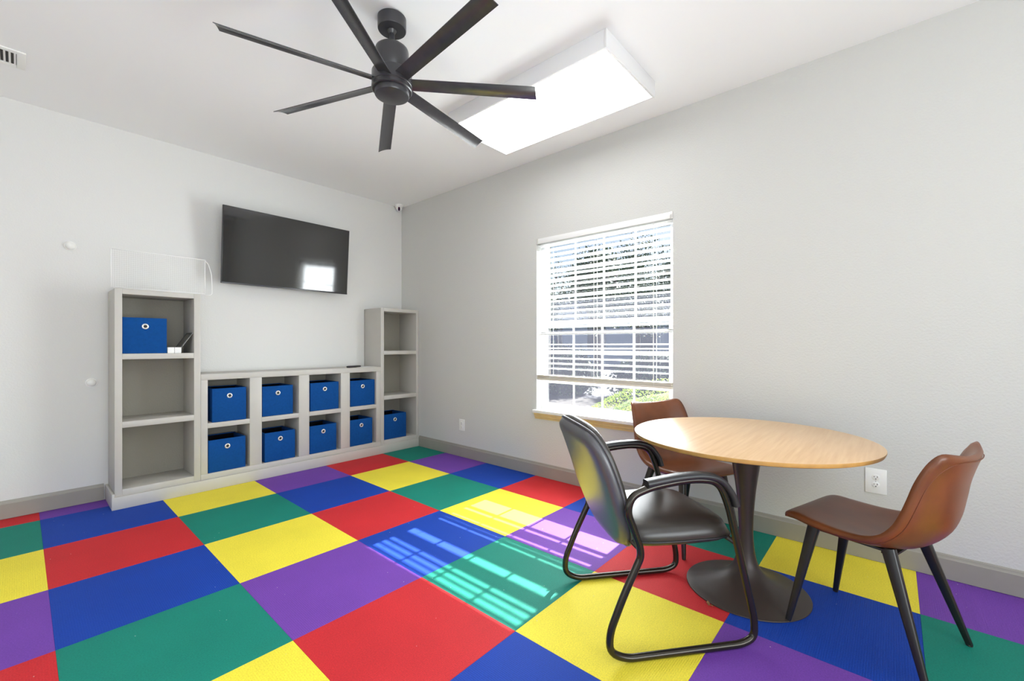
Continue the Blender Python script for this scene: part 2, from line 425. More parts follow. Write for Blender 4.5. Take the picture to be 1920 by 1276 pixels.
# frames of the two unseen openings, added for fill light
for n_, (a, b, hor) in {'added_window_2': ((-4.6, .2), (-1.4, 2.3), True), 'added_window_3': ((-5.2, .2), (-2.0, 2.3), False)}.items():
    bm = bmesh.new(); w0, z0 = a; w1, z1 = b; K = 4
    for k in range(K + 1):
        c = w0 + (w1 - w0) * k / K; lo, hi = max(w0, c - .03), min(w1, c + .03)
        if hor: bx(bm, lo, YF - .10, z0, hi, YF - .05, z1)
        else: bx(bm, XL - .10, lo, z0, XL - .05, hi, z1)
    for z in (z0, z1 - .05):
        if hor: bx(bm, w0, YF - .098, z, w1, YF - .052, z + .05)
        else: bx(bm, XL - .098, w0, z, XL - .052, w1, z + .05)
    struct(obj(n_, bm, M['vinyl']))

# ------------------------------------------------------------------ shelving: plinth, two towers, low cubby unit
FY = -.338
bm = bmesh.new()
bx(bm, -2.562, -.342, 0.001, -.001, -.001, .088)
bx(bm, -2.578, -.352, 0.001, -.001, -.342, .088, .002)
bx(bm, -2.578, -.350, 0.001, -2.562, -.001, .112, .004)
struct(obj('trim_1', bm, M['shelf_paint'], smooth='auto'))

def carcass(root, x0, x1, z0, z1, bays, holes, fw_side=True, end_panels=(True, True)):
    """holes: list of columns, each (hx0,hx1,[(hz0,hz1),...]). Boards fill everything between the holes."""
    th = .004
    b = lambda n, a, c, m=M['shelf_paint'], bev=.0015: box(n, a, c, m, root, bev)
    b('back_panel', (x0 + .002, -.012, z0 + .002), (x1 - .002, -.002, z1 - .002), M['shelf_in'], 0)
    edges = [x0] + [v for h in holes for v in (h[0], h[1])] + [x1]
    low = len(holes) > 1; za, zb = holes[0][2][0][0], holes[0][2][-1][1]
    if low:      # one long top board and one long bottom board
        b('top_panel', (x0, FY - .0004, zb), (x1, -.0125, z1)); b('bottom_panel', (x0, FY - .0004, z0), (x1, -.0125, za))
    for k in range(0, len(edges), 2):
        nm = 'side_panel' if k in (0, len(edges) - 2) else 'divider'
        b(nm, (edges[k], FY, za if low else z0), (edges[k + 1], -.0125, zb if low else z1))
    for hx0, hx1, zs in holes:
        lv = [z0] + [v for z in zs for v in z] + [z1]
        for k in (range(2, len(lv) - 2, 2) if low else range(0, len(lv), 2)):
            nm = 'bottom_panel' if k == 0 else ('top_panel' if k == len(lv) - 2 else 'shelf')
            b(nm, (hx0, FY + .0004, lv[k]), (hx1, -.0125, lv[k + 1]))
tz = [(.132, .562), (.604, 1.041), (1.081, 1.500)]
tl = thing('bookcase_tower', 'tall grey painted bookcase tower at the left end with a wire rack on top', 'bookcase', (-2.31, -.17, .088))
tr_ = thing('bookcase_tower', 'tall narrow grey bookcase tower standing in the room corner beside the right wall', 'bookcase', (-.24, -.17, .088))
lo = thing('cubby_unit', 'low grey cubby unit with eight square openings between the two towers', 'shelf', (-1.27, -.17, .088))
def at(root, f, *a):
    f(root, *a)
    for ch in root.children:
        ch.matrix_parent_inverse = Matrix.Translation(-Vector(root.location))
at(tl, carcass, -2.562, -2.066, .088, 1.536, 1, [(-2.522, -2.108, tz)])
at(tr_, carcass, -.486, -.003, .088, 1.536, 1, [(-.448, -.036, tz)])
cz = [(.130, .487), (.526, .867)]
at(lo, carcass, -2.065, -.487, .088, .914, 1, [(a, b, cz) for a, b in ((-2.019, -1.722), (-1.630, -1.323), (-1.230, -.925), (-.832, -.540))])

# fabric bins
def make_bin(x, y, z, wd, ht, dp, rz, label, group):
    """x,y = centre of front face at the bottom"""
    t = thing('storage_bin', label, 'storage bin', (x, y, z), rz, group)
    bm = bmesh.new(); h = wd / 2; th = .007; tp = .003
    def quadbox(pts):
        vs = [bm.verts.new(p) for p in pts]
        for f in [(0, 1, 2, 3), (4, 7, 6, 5), (0, 4, 5, 1), (1, 5, 6, 2), (2, 6, 7, 3), (3, 7, 4, 0)]: bm.faces.new([vs[i] for i in f])
    bx(bm, -h, 0, .001, h, th, ht, .002); bx(bm, -h, dp - th, .001, h, dp, ht, .002)
    bx(bm, -h, th, .001, -h + th, dp - th, ht, .002); bx(bm, h - th, th, .001, h, dp - th, ht, .002)
    o = obj('fabric_body', bm, M['bin'], t, smooth='auto')
    bm = bmesh.new(); bx(bm, -h + th, th, .002, h - th, dp - th, .01)
    bx(bm, -h + th, th, .01, h - th, th + .001, ht - .006); bx(bm, -h + th, dp - th - .001, .01, h - th, dp - th, ht - .006)
    obj('lining', bm, M['bin_in'], t)
    gz = ht - .062
    bm = bmesh.new(); lathe(bm, [(.0105, -.0005), (.0105, -.004), (.0145, -.0055), (.0195, -.004), (.0205, -.0005)], (0, 0, gz), 28, cap=False, axis='y')
    obj('grommet', bm, M['ring'], t, smooth=True)
    bm = bmesh.new(); lathe(bm, [(.0106, -.0006), (.0106, -.0016)], (0, 0, gz), 24, axis='y'); obj('grommet_hole', bm, M['slot'], t)
    return t
G = 'blue fabric bins in the low cubby unit'
S1, S2 = .5262, .1302
make_bin(-2.396, -.325, 1.0812, .248, .257, .27, 0, 'blue fabric bin in the top bay of the left tower beside white blocks', None)
make_bin(-1.868, -.333, S1, .238, .268, .29, -.025, 'blue fabric bin in the upper row of cubbies, first from the left tower', G)
make_bin(-1.495, -.322, S1, .254, .258, .29, .01, 'blue fabric bin in the upper row of cubbies, second from the left tower', G)
make_bin(-1.079, -.327, S1, .272, .262, .29, .0, 'blue fabric bin in the upper row of cubbies, third from the left tower', G)
make_bin(-.684, -.322, S1, .270, .259, .29, .01, 'blue fabric bin in the upper row of cubbies, beside the right tower', G)
make_bin(-1.882, -.330, S2, .262, .257, .27, .02, 'blue fabric bin in the bottom row of cubbies, first from the left tower', G)
make_bin(-1.477, -.326, S2, .254, .252, .27, .03, 'blue fabric bin in the bottom row of cubbies, second from the left tower', G)
make_bin(-1.093, -.326, S2, .258, .258, .27, .02, 'blue fabric bin in the bottom row of cubbies, third from the left tower', G)
make_bin(-.701, -.326, S2, .248, .262, .27, .02, 'blue fabric bin in the bottom row of cubbies, beside the right tower', G)
make_bin(-.298, -.315, .1322, .286, .266, .27, 0, 'blue fabric bin alone at the bottom of the right corner tower', None)

# things in the left tower's top bay
for k in range(2):
    o = box('white_block', (-.0205, -.02, 0), (.0205, .02, .044), M['paper'], None, .003)
    o.location = (-2.2475 + k * .043, -.305, 1.0812)
    tag(o, ['small white block touching the blue bin in the left tower', 'small white block beside the leaning picture frame'][k], 'block', 'small white blocks beside the bin')
pf = thing('picture_frame', 'small dark picture frame leaning against the side of the left tower', 'picture frame', (-2.213, -.235, 1.0835))
pf.rotation_euler = (0, math.radians(33), 0)
bm = bmesh.new(); rect_frame(bm, -.004, .004, -.075, .075, 0, .182, .012, .001)
o = obj('frame', bm, M['black_metal'], pf)
box('glass', (-.0025, -.064, .011), (.0015, .064, .171), M['dark_glass'], pf)
bm = bmesh.new(); rect_frame(bm, .0042, .0056, -.0755, .0755, -.0005, .1825, .003, 0); obj('backing_rim', bm, M['ring'], pf)

# wire rack on the left tower
wr = thing('wire_rack', 'white wire rack with a curved end loop standing on the left tower', 'wire rack', (-2.3, -.30, 1.537))
bm = bmesh.new(); r = .003; X0, X1 = -.280, .263; Hh = .272; dpt = .095
def endp(x):
    return [(x, -.036, 0), (x, -.036, Hh), (x, -.020, Hh), (x, .035, Hh * .72), (x, .058, Hh * .35), (x, .060, .0)]
for x in (X0, X1): tube(bm, [(x, -.036, .003), (x, -.036, Hh)], r, 8)
tube(bm, fillet([(X1, -.036, Hh - .006), (X1 + .022, -.036, Hh - .03), (X1 + .042, -.036, Hh * .62), (X1 + .047, -.036, Hh * .3), (X1 + .047, -.036, -.002), (X1, -.036, -.004)], .02), r, 8)
for y, z in ((-.036, .004), (-.036, Hh - .002)): tube(bm, [(X0, y, z), (X1, y, z)], r, 8)
tube(bm, [(X0 + .03, .06, .004), (X1 - .03, .06, .004)], r, 8)
for x in (X0 + .03, X1 - .03): tube(bm, [(x, -.036, .004), (x, .06, .004)], r, 8)
obj('rim_wire', bm, M['wire'], wr, smooth=True)
bm = bmesh.new()
nx = 44
for k in range(1, nx):
    x = X0 + (X1 - X0) * k / nx; tube(bm, [(x, -.036, .004), (x, -.036, Hh)],   .0007, 5)
for k in range(1, 20):
    z = Hh * k / 20; tube(bm, [(X0, -.036, z), (X1, -.036, z)],   .0007, 5)
o = obj('wire_mesh', bm, M['wire'], wr); o['kind'] = 'stuff'

# remote and papers on the low unit
rm = thing('remote_control', 'black remote control lying on top of the low cubby unit', 'remote', (-.735, -.235, .9145), .35)
bm = bmesh.new(); bx(bm, -.085, -.021, 0, .085, .021, .017, .006); obj('remote_body', bm, M['remote'], rm, smooth='auto')
bm = bmesh.new()
for a in range(7):
    for b in (-1, 0, 1): lathe(bm, [(.004, .0168), (.0035, .0182)], (-.065 + a * .02, b * .011, 0), 8)
o = obj('buttons', bm, M['slot'], rm); o['kind'] = 'stuff'
pp = box('paper_sheet', (-.10, -.07, 0), (.10, .07, .0012), M['paper'])
pp.location = (-.61, -.235, .9142); pp.rotation_euler = (0, 0, .1)
tag(pp, 'white sheet of paper on the low unit against the right tower', 'paper')

# ------------------------------------------------------------------ television
tv = thing('television', 'large black flat television mounted on the back wall', 'television', (-1.328, -.19, 1.984))
tv.rotation_euler = (math.radians(4.6), 0, math.radians(.2))
W2, H2 = .556, .323
bm = bmesh.new(); bx(bm, -W2, -.004, -H2, W2, .02, H2, .002); bx(bm, -W2 + .08, .02, -H2 + .05, W2 - .08, .05, H2 - .12, .008)
obj('casing', bm, M['tv_frame'], tv, smooth='auto')
box('screen', (-W2 + .005, -.0052, -H2 + .014), (W2 - .005, -.0042, H2 - .005), M['screen'], tv)
box('bottom_bezel', (-W2, -.0075, -H2), (W2, -.0045, -H2 + .013), M['fan'], tv, .001)
bm = bmesh.new(); bx(bm, -.13, .05, -.11, .13, .062, .13); bx(bm, -.03, .062, -.05, .03, .17, .05); bx(bm, -.12, .17, -.12, .12, .184, .12)
obj('wall_mount', bm, M['black_metal'], tv)

# ------------------------------------------------------------------ wall items
def door_stop(x, z, label):
    t = thing('wall_bumper', label, 'wall bumper', (x, 0, z), 0, 'round white bumpers on the back wall')
    bm = bmesh.new(); lathe(bm, [(.030, -.0008), (.033, -.003), (.031, -.006)], (0, 0, 0), 28, axis='y'); obj('plate', bm, M['plastic_white'], t, smooth='auto')
    bm = bmesh.new(); lathe(bm, [(.028 * math.cos(a), -.006 - .024 * math.sin(a)) for a in [k * PI / 2 / 8 for k in range(8)]] + [(.001, -.030)], (0, 0, 0), 28, axis='y')
    obj('dome', bm, M['plastic_white'], t, smooth=True)
door_stop(-2.758, 1.844, 'round white wall bumper high on the back wall left of the wire rack')
door_stop(-2.651, .868, 'round white wall bumper low on the back wall beside the left tower')

def outlet(y, z, w_, h_, label, big):
    t = thing('wall_outlet', label, 'outlet', (0, y, z))
    bm = bmesh.new(); bx(bm, -.006, -w_ / 2, -h_ / 2, -.0003, w_ / 2, h_ / 2, .0025); obj('cover_plate', bm, M['plastic_white'], t, smooth='auto')
    for s in (-1, 1):
        bm = bmesh.new(); lathe(bm, [(.0165, -.0058), (.0165, -.0078), (.0155, -.0083)], (0, 0, s * .0195), 24, axis='x')
        soc = obj('socket', bm, M['plastic_white'], t, smooth='auto')
        bm = bmesh.new()
        for q, hh in ((-1, .0075), (1, .006)): bx(bm, -.0092, q * .0065 - .0013, s * .0195 + .002 - hh / 2 + .002, -.0082, q * .0065 + .0013, s * .0195 + .004 + hh / 2)
        lathe(bm, [(.0026, -.0082), (.0026, -.0092)], (0, 0, s * .0195 - .0075), 10, axis='x')
        obj('slots', bm, M['slot'], soc)
    bm = bmesh.new(); lathe(bm, [(.003, -.0060), (.0025, -.0075)], (0, 0, 0), 12, axis='x'); obj('screw', bm, M['ring'], t)
outlet(-4.314, .422, .088, .130, 'white duplex outlet on the right wall between table and brown chair', True)
outlet(-1.066, .325, .082, .118, 'small white outlet on the right wall near the room corner', False)

# security camera under the ceiling in the corner
sc_ = thing('security_camera', 'small white dome security camera in the ceiling corner', 'camera', (-.085, -.075, CEIL))
bm = bmesh.new(); lathe(bm, [(.048, 0), (.050, -.006), (.047, -.018), (.040, -.030), (.036, -.032)], (0, 0, 0), 32); obj('camera_base', bm, M['plastic_white'], sc_, smooth='auto')
bm = bmesh.new(); bmesh.ops.create_uvsphere(bm, u_segments=28, v_segments=18, radius=.034, matrix=Matrix.Translation((0, 0, -.038)))
ball = obj('camera_ball', bm, M['plastic_white'], sc_, smooth=True)
d = (Vector(cam.location) - Vector((-.085, -.075, CEIL - .038))).normalized(); d = (d + Vector((0, 0, -.25))).normalized()
R = d.to_track_quat('Z', 'Y').to_matrix().to_4x4()
bm = bmesh.new()
outl = fillet([(-.011, -.021, 0), (.011, -.021, 0), (.011, .021, 0), (-.011, .021, 0)], .0105, 5, True)
for h, k in ((.024, 1), (.0352, 1)): pass
ra = [bm.verts.new((p.x, p.y, .020)) for p in outl]; rb = [bm.verts.new((p.x, p.y, .0352)) for p in outl]
for k in range(len(outl)): q = (k + 1) % len(outl); bm.faces.new((ra[k], ra[q], rb[q], rb[k]))
bm.faces.new(ra); bm.faces.new(rb)
bmesh.ops.transform(bm, matrix=Matrix.Translation((0, 0, -.038)) @ R, verts=bm.verts); obj('lens', bm, M['lens'], sc_)

# ceiling vent, left edge of the photograph
vt = thing('ceiling_vent', 'white ceiling air vent with dark slots at the left edge', 'vent', (-3.12, -.64, CEIL))
bm = bmesh.new(); rect = (-.19, -.115, .19, .115)
x0, y0, x1, y1 = -.19, -.11, .148, .11; z0, z1 = -.008, -.0005
bx(bm, x0, y0, z0, x0 + .035, y1, z1, .002); bx(bm, x1 - .035, y0, z0, x1, y1, z1, .002)
bx(bm, x0 + .035, y0, z0, x1 - .035, y0 + .035, z1, .002); bx(bm, x0 + .035, y1 - .035, z0, x1 - .035, y1, z1, .002)
obj('vent_frame', bm, M['plastic_white'], vt, smooth='auto')
box('vent_backing', (x0 + .03, y0 + .03, -.0016), (x1 - .03, y1 - .03, -.0004), M['slot'], vt)
for k in range(14):
    x = x0 + .043 + k * .0195; bm = bmesh.new(); vs = bx(bm, -.0045, y0 + .036, -.0008, .0045, y1 - .036, .0008)
    bmesh.ops.rotate(bm, verts=bm.verts, cent=(0, 0, 0), matrix=Matrix.Rotation(.5, 3, 'Y'))
    bmesh.ops.translate(bm, verts=bm.verts, vec=(x, 0, -.0055)); obj('vent_louver', bm, M['plastic_white'], vt)

# ------------------------------------------------------------------ ceiling light fixtures
def fixture(x, y, label):
    t = thing('ceiling_light', label, 'ceiling light', (x, y, CEIL), 0, 'surface mounted ceiling lights')
    hx, hy, h = .303, .620, .10
    bm = bmesh.new(); e = .014
    for a in ((-hx, -hy, hx, -hy + e), (-hx, hy - e, hx, hy), (-hx, -hy + e, -hx + e, hy - e), (hx - e, -hy + e, hx, hy - e)):
        bx(bm, a[0], a[1], -h, a[2], a[3], -.0005, .0015)
    bx(bm, -hx + e, -hy + e, -.02, hx - e, hy - e, -.002)
    obj('light_frame', bm, M['fixture'], t, smooth='auto')
    box('diffuser', (-hx + e, -hy + e, -h + .002), (hx - e, hy - e, -h + .008), M['diffuser'], t)
    return t
fixture(-.708, -2.66, 'white rectangular ceiling light box beyond the fan, above the window side')
fixture(-3.4, -5.4, 'white rectangular ceiling light box added unseen behind the viewpoint as fill light')['group'] = 'surface mounted ceiling lights'  # extra unseen fixture, added to brighten the room

# ------------------------------------------------------------------ ceiling fan
fx, fy = -1.772, -2.510
fan = thing('ceiling_fan', 'large black seven-blade ceiling fan hanging on a short rod', 'ceiling fan', (fx, fy, CEIL))
bm = bmesh.new(); lathe(bm, [(.060, 0), (.069, -.004), (.069, -.058), (.067, -.062), (.012, -.064)], seg=48); obj('canopy', bm, M['fan'], fan, smooth='auto')
bm = bmesh.new(); lathe(bm, [(.013, -.060), (.013, -.165)], seg=20); lathe(bm, [(.022, -.0645), (.016, -.075), (.013, -.08)], seg=24); obj('downrod', bm, M['fan'], fan, smooth='auto')
bm = bmesh.new(); lathe(bm, [(.014, -.146), (.045, -.148), (.070, -.152), (.079, -.160), (.082, -.172), (.082, -.262), (.079, -.266), (.079, -.272), (.088, -.276)], seg=56); obj('motor_housing', bm, M['fan'], fan, smooth='auto')
bm = bmesh.new(); lathe(bm, [(.08, -.274), (.095, -.276), (.097, -.280), (.097, -.338), (.095, -.340), (.095, -.344), (.098, -.347), (.098, -.362), (.094, -.366), (.07, -.366)], seg=56); obj('hub', bm, M['fan'], fan, smooth='auto')
bm = bmesh.new(); lathe(bm, [(.083, -.364), (.084, -.385), (.081, -.390), (.074, -.3925), (.001, -.396)], seg=56); obj('light_cover', bm, M['fan'], fan, smooth='auto')
def blade_mesh():
    bm = bmesh.new(); N, K = 14, 6; Wd = .079
    top, bot = [], []
    for i in range(N + 1):
        t = i / N; x = .082 + t * (.724 - .082); wd = Wd * (.86 + .14 * t); A = []; B = []
        for k in range(K + 1):
            s = -1 + 2 * k / K; sag = -.0055 * s * s * (.4 + .6 * t)
            xe = x + (.010 * s if i == N else 0)
            A.append(bm.verts.new((xe, s * wd / 2, sag + .0016))); B.append(bm.verts.new((xe, s * wd / 2, sag - .0016)))
        top.append(A); bot.append(B)
    for i in range(N):
        for k in range(K):
            bm.faces.new((top[i][k], top[i + 1][k], top[i + 1][k + 1], top[i][k + 1])); bm.faces.new((bot[i][k], bot[i][k + 1], bot[i + 1][k + 1], bot[i + 1][k]))
        bm.faces.new((top[i][0], bot[i][0], bot[i + 1][0], top[i + 1][0])); bm.faces.new((top[i][K], top[i + 1][K], bot[i + 1][K], bot[i][K]))
    for k in range(K):
        bm.faces.new((top[0][k], top[0][k + 1], bot[0][k + 1], bot[0][k])); bm.faces.new((top[N][k], bot[N][k], bot[N][k + 1], top[N][k + 1]))
    return bm
b0 = None
for k in range(7):
    a = math.radians(163.48) - k * 2 * PI / 7
    if b0 is None: b = b0 = obj('blade', blade_mesh(), M['fan_blade'], fan, smooth='auto')
    else: b = b0.copy(); C.objects.link(b); b.parent = fan
    tilt = -.017 * math.cos(a) - .025 * math.sin(a)      # the fan hangs a touch out of level
    b.rotation_euler = (Matrix.Rotation(a, 3, 'Z') @ Matrix.Rotation(-math.atan(tilt), 3, 'Y') @ Matrix.Rotation(math.radians(-15.5), 3, 'X')).to_euler()
    b.location = (0, 0, 2.442 - CEIL + (-.0))

# ------------------------------------------------------------------ window blind
bl = thing('window_blind', 'white horizontal slat window blind lowered most of the way', 'blind', (.03, (WY0 + WY1) / 2, WZ1))
by0, by1 = -.592, .592
bm = bmesh.new(); bx(bm, -.028, by0, -.044, .026, by1, -.002, .002); bx(bm, -.033, by0 - .003, -.046, -.029, by1 + .003, -.001, .001); obj('headrail', bm, M['slat'], bl, smooth='auto')
for s in (-1, 1):
    bm = bmesh.new(); bx(bm, -.036, s * .590 - .008, -.05, -.0335, s * .590 + .008, -.001, .001); bx(bm, -.0335, s * .5975 - .002, -.05, .02, s * .5975 + .002, -.001); obj('bracket', bm, M['ring'], bl, smooth='auto')
zs = []
z = 2.006
spec = {}
while z > .93:
    zs.append(z); z -= .0445
def slat_mesh(a):
    bm = bmesh.new(); K = 4; A = []; B = []
    for side, y in ((A, by0), (B, by1)):
        for s_ in (1, -1):
            for k in range(K + 1):
                u = (-1 + 2 * k / K) * s_; x = u * .0248; zz = .0022 * (1 - u * u) + s_ * .0013
                side.append(bm.verts.new((x * math.cos(a) - zz * math.sin(a), y, x * math.sin(a) + zz * math.cos(a))))
    for k in range(len(A)):
        q = (k + 1) % len(A); bm.faces.new((A[k], A[q], B[q], B[k]))
    bm.faces.new(A); bm.faces.new(B); return bm
rnd = random.Random(3); zl = []
for i, z in enumerate(zs):
    a = math.radians(-9 + rnd.uniform(-3, 3))
    roll = rnd.uniform(-.0015, .0015)
    if 1.27 < z < 1.47: a = math.radians(22 + rnd.uniform(-5, 5))     # a few slats hang crooked
    if 1.245 > z > 1.20: z += .030; a = math.radians(12)
    if 1.20 > z > 1.155: z -= .012
    if i == 7: a = math.radians(-24)
    if 1.03 > z > .955: a = math.radians(10)
    zl.append(z)
    o = obj('slat', slat_mesh(a), M['slat'], bl, smooth='auto'); o.location = (0, 0, z - WZ1); o.rotation_euler = (roll, 0, 0)
bm = bmesh.new(); bx(bm, -.027, by0, .836 - WZ1, .027, by1, .853 - WZ1, .003)
for k in range(4): bx(bm, -.026, by0, .8555 - WZ1 + k * .0062, .026, by1, .8600 - WZ1 + k * .0062, .001)
o = obj('bottom_rail', bm, M['rail'], bl, smooth='auto'); o.rotation_euler = (.004, 0, 0); o.location = (0, 0, 0)
for y in (-.46, 0.03, .46):
    for dx in (-.026, .026):
        bm = bmesh.new(); tube(bm, [(dx, y, -.046), (dx, y, .842 - WZ1)], .0009, 5); obj('ladder_cord', bm, M['slat'], bl)
    bm = bmesh.new(); tube(bm, [(0, y + .014, -.046), (0, y + .014, .842 - WZ1)], .0008, 5); obj('lift_cord', bm, M['rail'], bl)

# ------------------------------------------------------------------ round table
tb = thing('pedestal_table', 'round light wood table on a dark trumpet-shaped pedestal', 'table', (-.740, -3.863, 0))
bm = bmesh.new(); lathe(bm, [(.001, .7203), (.499, .7203), (.503, .7185)], seg=128, cap=False); obj('tabletop', bm, M['wood'], tb, smooth='auto')
bm = bmesh.new(); lathe(bm, [(.503, .7185), (.503, .712), (.499, .703), (.488, .6985), (.30, .6975), (.001, .6975)], seg=128, cap=False); obj('table_edge', bm, M['wood_edge'], tb, smooth='auto')
bm = bmesh.new(); pr = [(.001, .697), (.078, .697), (.076, .69), (.066, .63), (.054, .55), (.043, .47), (.0355, .39), (.031, .31), (.031, .25), (.0355, .19), (.046, .135), (.062, .100), (.086, .072), (.12, .049), (.165, .029), (.21, .015), (.25, .007), (.258, .005), (.259, .001)]
def smooth_prof(p, n=4):
    out = []
    for i in range(len(p) - 1):
        p0, p1, p2, p3 = p[max(i - 1, 0)], p[i], p[i + 1], p[min(i + 2, len(p) - 1)]
        for k in range(n):
            t = k / n; out.append(tuple(.5 * (2 * p1[c] + (p2[c] - p0[c]) * t + (2 * p0[c] - 5 * p1[c] + 4 * p2[c] - p3[c]) * t * t + (3 * p1[c] - p0[c] - 3 * p2[c] + p3[c]) * t ** 3) for c in (0, 1)))
    out.append(p[-1]); return out
lathe(bm, [pr[0]] + smooth_prof(pr[1:]), seg=72, cap=False); obj('pedestal', bm, M['pedestal'], tb, smooth='auto')

# ------------------------------------------------------------------ black sled armchair
ch = thing('sled_armchair', 'black padded armchair on a bent metal sled frame, turned toward the table', 'chair', (-1.19, -3.605, 0), math.atan2(-.629, .777) - PI / 2)
# local x: right is the side nearer the camera ; y forward
prof = [(-.250, .014), (.215, .014), (.268, .034), (.268, .10), (.158, .545), (.118, .632), (.03, .645), (-.05, .640), (-.155, .624), (-.225, .598), (-.245, .545), (-.195, .41), (-.192, .375), (-.256, .245), (-.310, .115), (-.312, .045)]
rads = [.05, .05, .05, .05, .05, .05, .05, .04, .05, .05, .05, .06, .06, .05, .05, .05]
path2 = fillet([(0, y, z) for y, z in prof], rads, 5, True)
for s in (-1, 1):
    bm = bmesh.new(); tube(bm, [(s * .275, p.y, p.z) for p in path2], .0135, 14, closed=True, up=(1, 0, 0)); obj('sled_frame', bm, M['tube'], ch, smooth=True)
    padp = fillet([(s * .275, -.172, .640), (s * .275, -.05, .657), (s * .275, .05, .660), (s * .275, .125, .643), (s * .275, .172, .578), (s * .275, .184, .540)], .06, 5)
    sec = [(.024 * math.copysign(abs(math.cos(a)) ** .6, math.cos(a)), .0125 * math.copysign(abs(math.sin(a)) ** .7, math.sin(a))) for a in [2 * PI * k / 20 for k in range(20)]]
    bm = bmesh.new(); sweep(bm, padp, sec, up=(0, 0, 1)); obj('arm_pad', bm, M['arm_pad'], ch, smooth='auto')
for y, z in ((-.193, .400), (.196, .392)):
    bm = bmesh.new(); tube(bm, [(-.275, y * 1.0, z), (.275, y * 1.0, z)], .010, 10); obj('cross_bar', bm, M['tube'], ch, smooth=True)
def seatpos(x, y):
    w_ = .238 - .018 * (y < 0) * (-y)
    yy = .010 + y * .235
    return Vector((x * w_, yy, .400 + .004 * y - .010 * max(0, y) ** 3)), Vector((0, 0, 1))
bm = bmesh.new(); pillow(bm, seatpos, n=5, gs=22, gt=22, ft=.068, bt=.032, exp=.42, pw=5); obj('seat', bm, M['vinyl_black'], ch, smooth=True)
bm = bmesh.new(); tube(bm, edge_path(seatpos, 5, 20), .0035, 6, closed=True); obj('seat_piping', bm, M['arm_pad'], ch, smooth=True)
# back: centre line (y,z) from bottom to top
bc = [(-.158, .346), (-.185, .43), (-.222, .53), (-.258, .63), (-.300, .73), (-.340, .800), (-.364, .826)]
def curve(pts, t):
    f = t * (len(pts) - 1); i = min(int(f), len(pts) - 2); u = f - i
    p0, p1, p2, p3 = pts[max(i - 1, 0)], pts[i], pts[i + 1], pts[min(i + 2, len(pts) - 1)]
    return tuple(.5 * (2 * p1[c] + (p2[c] - p0[c]) * u + (2 * p0[c] - 5 * p1[c] + 4 * p2[c] - p3[c]) * u * u + (3 * p1[c] - p0[c] - 3 * p2[c] + p3[c]) * u ** 3) for c in range(len(p1)))
def backpos(x, y):
    t = (y + 1) / 2; yy, zz = curve(bc, t); a = curve(bc, max(0, t - .02)); b = curve(bc, min(1, t + .02))
    d = Vector((0, b[0] - a[0], b[1] - a[1])).normalized(); nn = Vector((0, d.z, -d.y))
    w_ = .218 + .042 * math.sin(PI * min(1, t * 1.02)) ** 1.0
    return Vector((x * w_, yy - .022 * (1 - t) + .006 * t + .004 * x * x, zz)), (nn + Vector((-x * .25, 0, 0))).normalized()
bm = bmesh.new(); pillow(bm, backpos, n=3.4, gs=22, gt=26, ft=.036, bt=.004, exp=.5, pw=4); obj('backrest_cushion', bm, M['vinyl_black'], ch, smooth=True)
bm = bmesh.new(); pillow(bm, lambda x, y: (backpos(x, y)[0] - backpos(x, y)[1] * .006, backpos(x, y)[1]), n=3.4, gs=22, gt=26, ft=.001, bt=.042, exp=.5, pw=6); obj('backrest_shell', bm, M['back_shell'], ch, smooth=True, label='smooth grey rear shell')
bm = bmesh.new(); tube(bm, [p for p in edge_path(lambda x, y: (backpos(x * 1.004, y)[0] - backpos(x, y)[1] * .003, None), 3.4, 22)], .0045, 6, closed=True); obj('backrest_piping', bm, M['piping'], ch, smooth=True)

# ------------------------------------------------------------------ brown shell chairs
edge_prof = [(.246, .418), (.236, .434), (.205, .441), (.14, .437), (.05, .436), (-.03, .447), (-.082, .474), (-.118, .515), (-.139, .560), (-.157, .615), (-.176, .680), (-.203, .745), (-.232, .796)]
width = [.196, .204, .212, .222, .230, .234, .236, .234, .230, .225, .219, .213, .208]
scoop = [.000, .001, .004, .012, .024, .046, .072, .084, .082, .074, .066, .058, .052]
shell = [(a[0], a[1], w_, s_) for a, w_, s_ in zip(edge_prof, width, scoop)]
def shellpos(x, y):
    t = (y + 1) / 2; q = curve(shell, t); a = curve(shell, max(0, t - .03)); b = curve(shell, min(1, t + .03))
    d = Vector((0, b[0] - a[0], b[1] - a[1])).normalized(); nn = Vector((0, d.z, -d.y))    # points to the sitter
    p = Vector((x * q[2], q[0], q[1])) - nn * q[3] * (1 - abs(x) ** 2.2)
    return p, (nn + Vector((-x * q[3] * 6, 0, 0))).normalized()
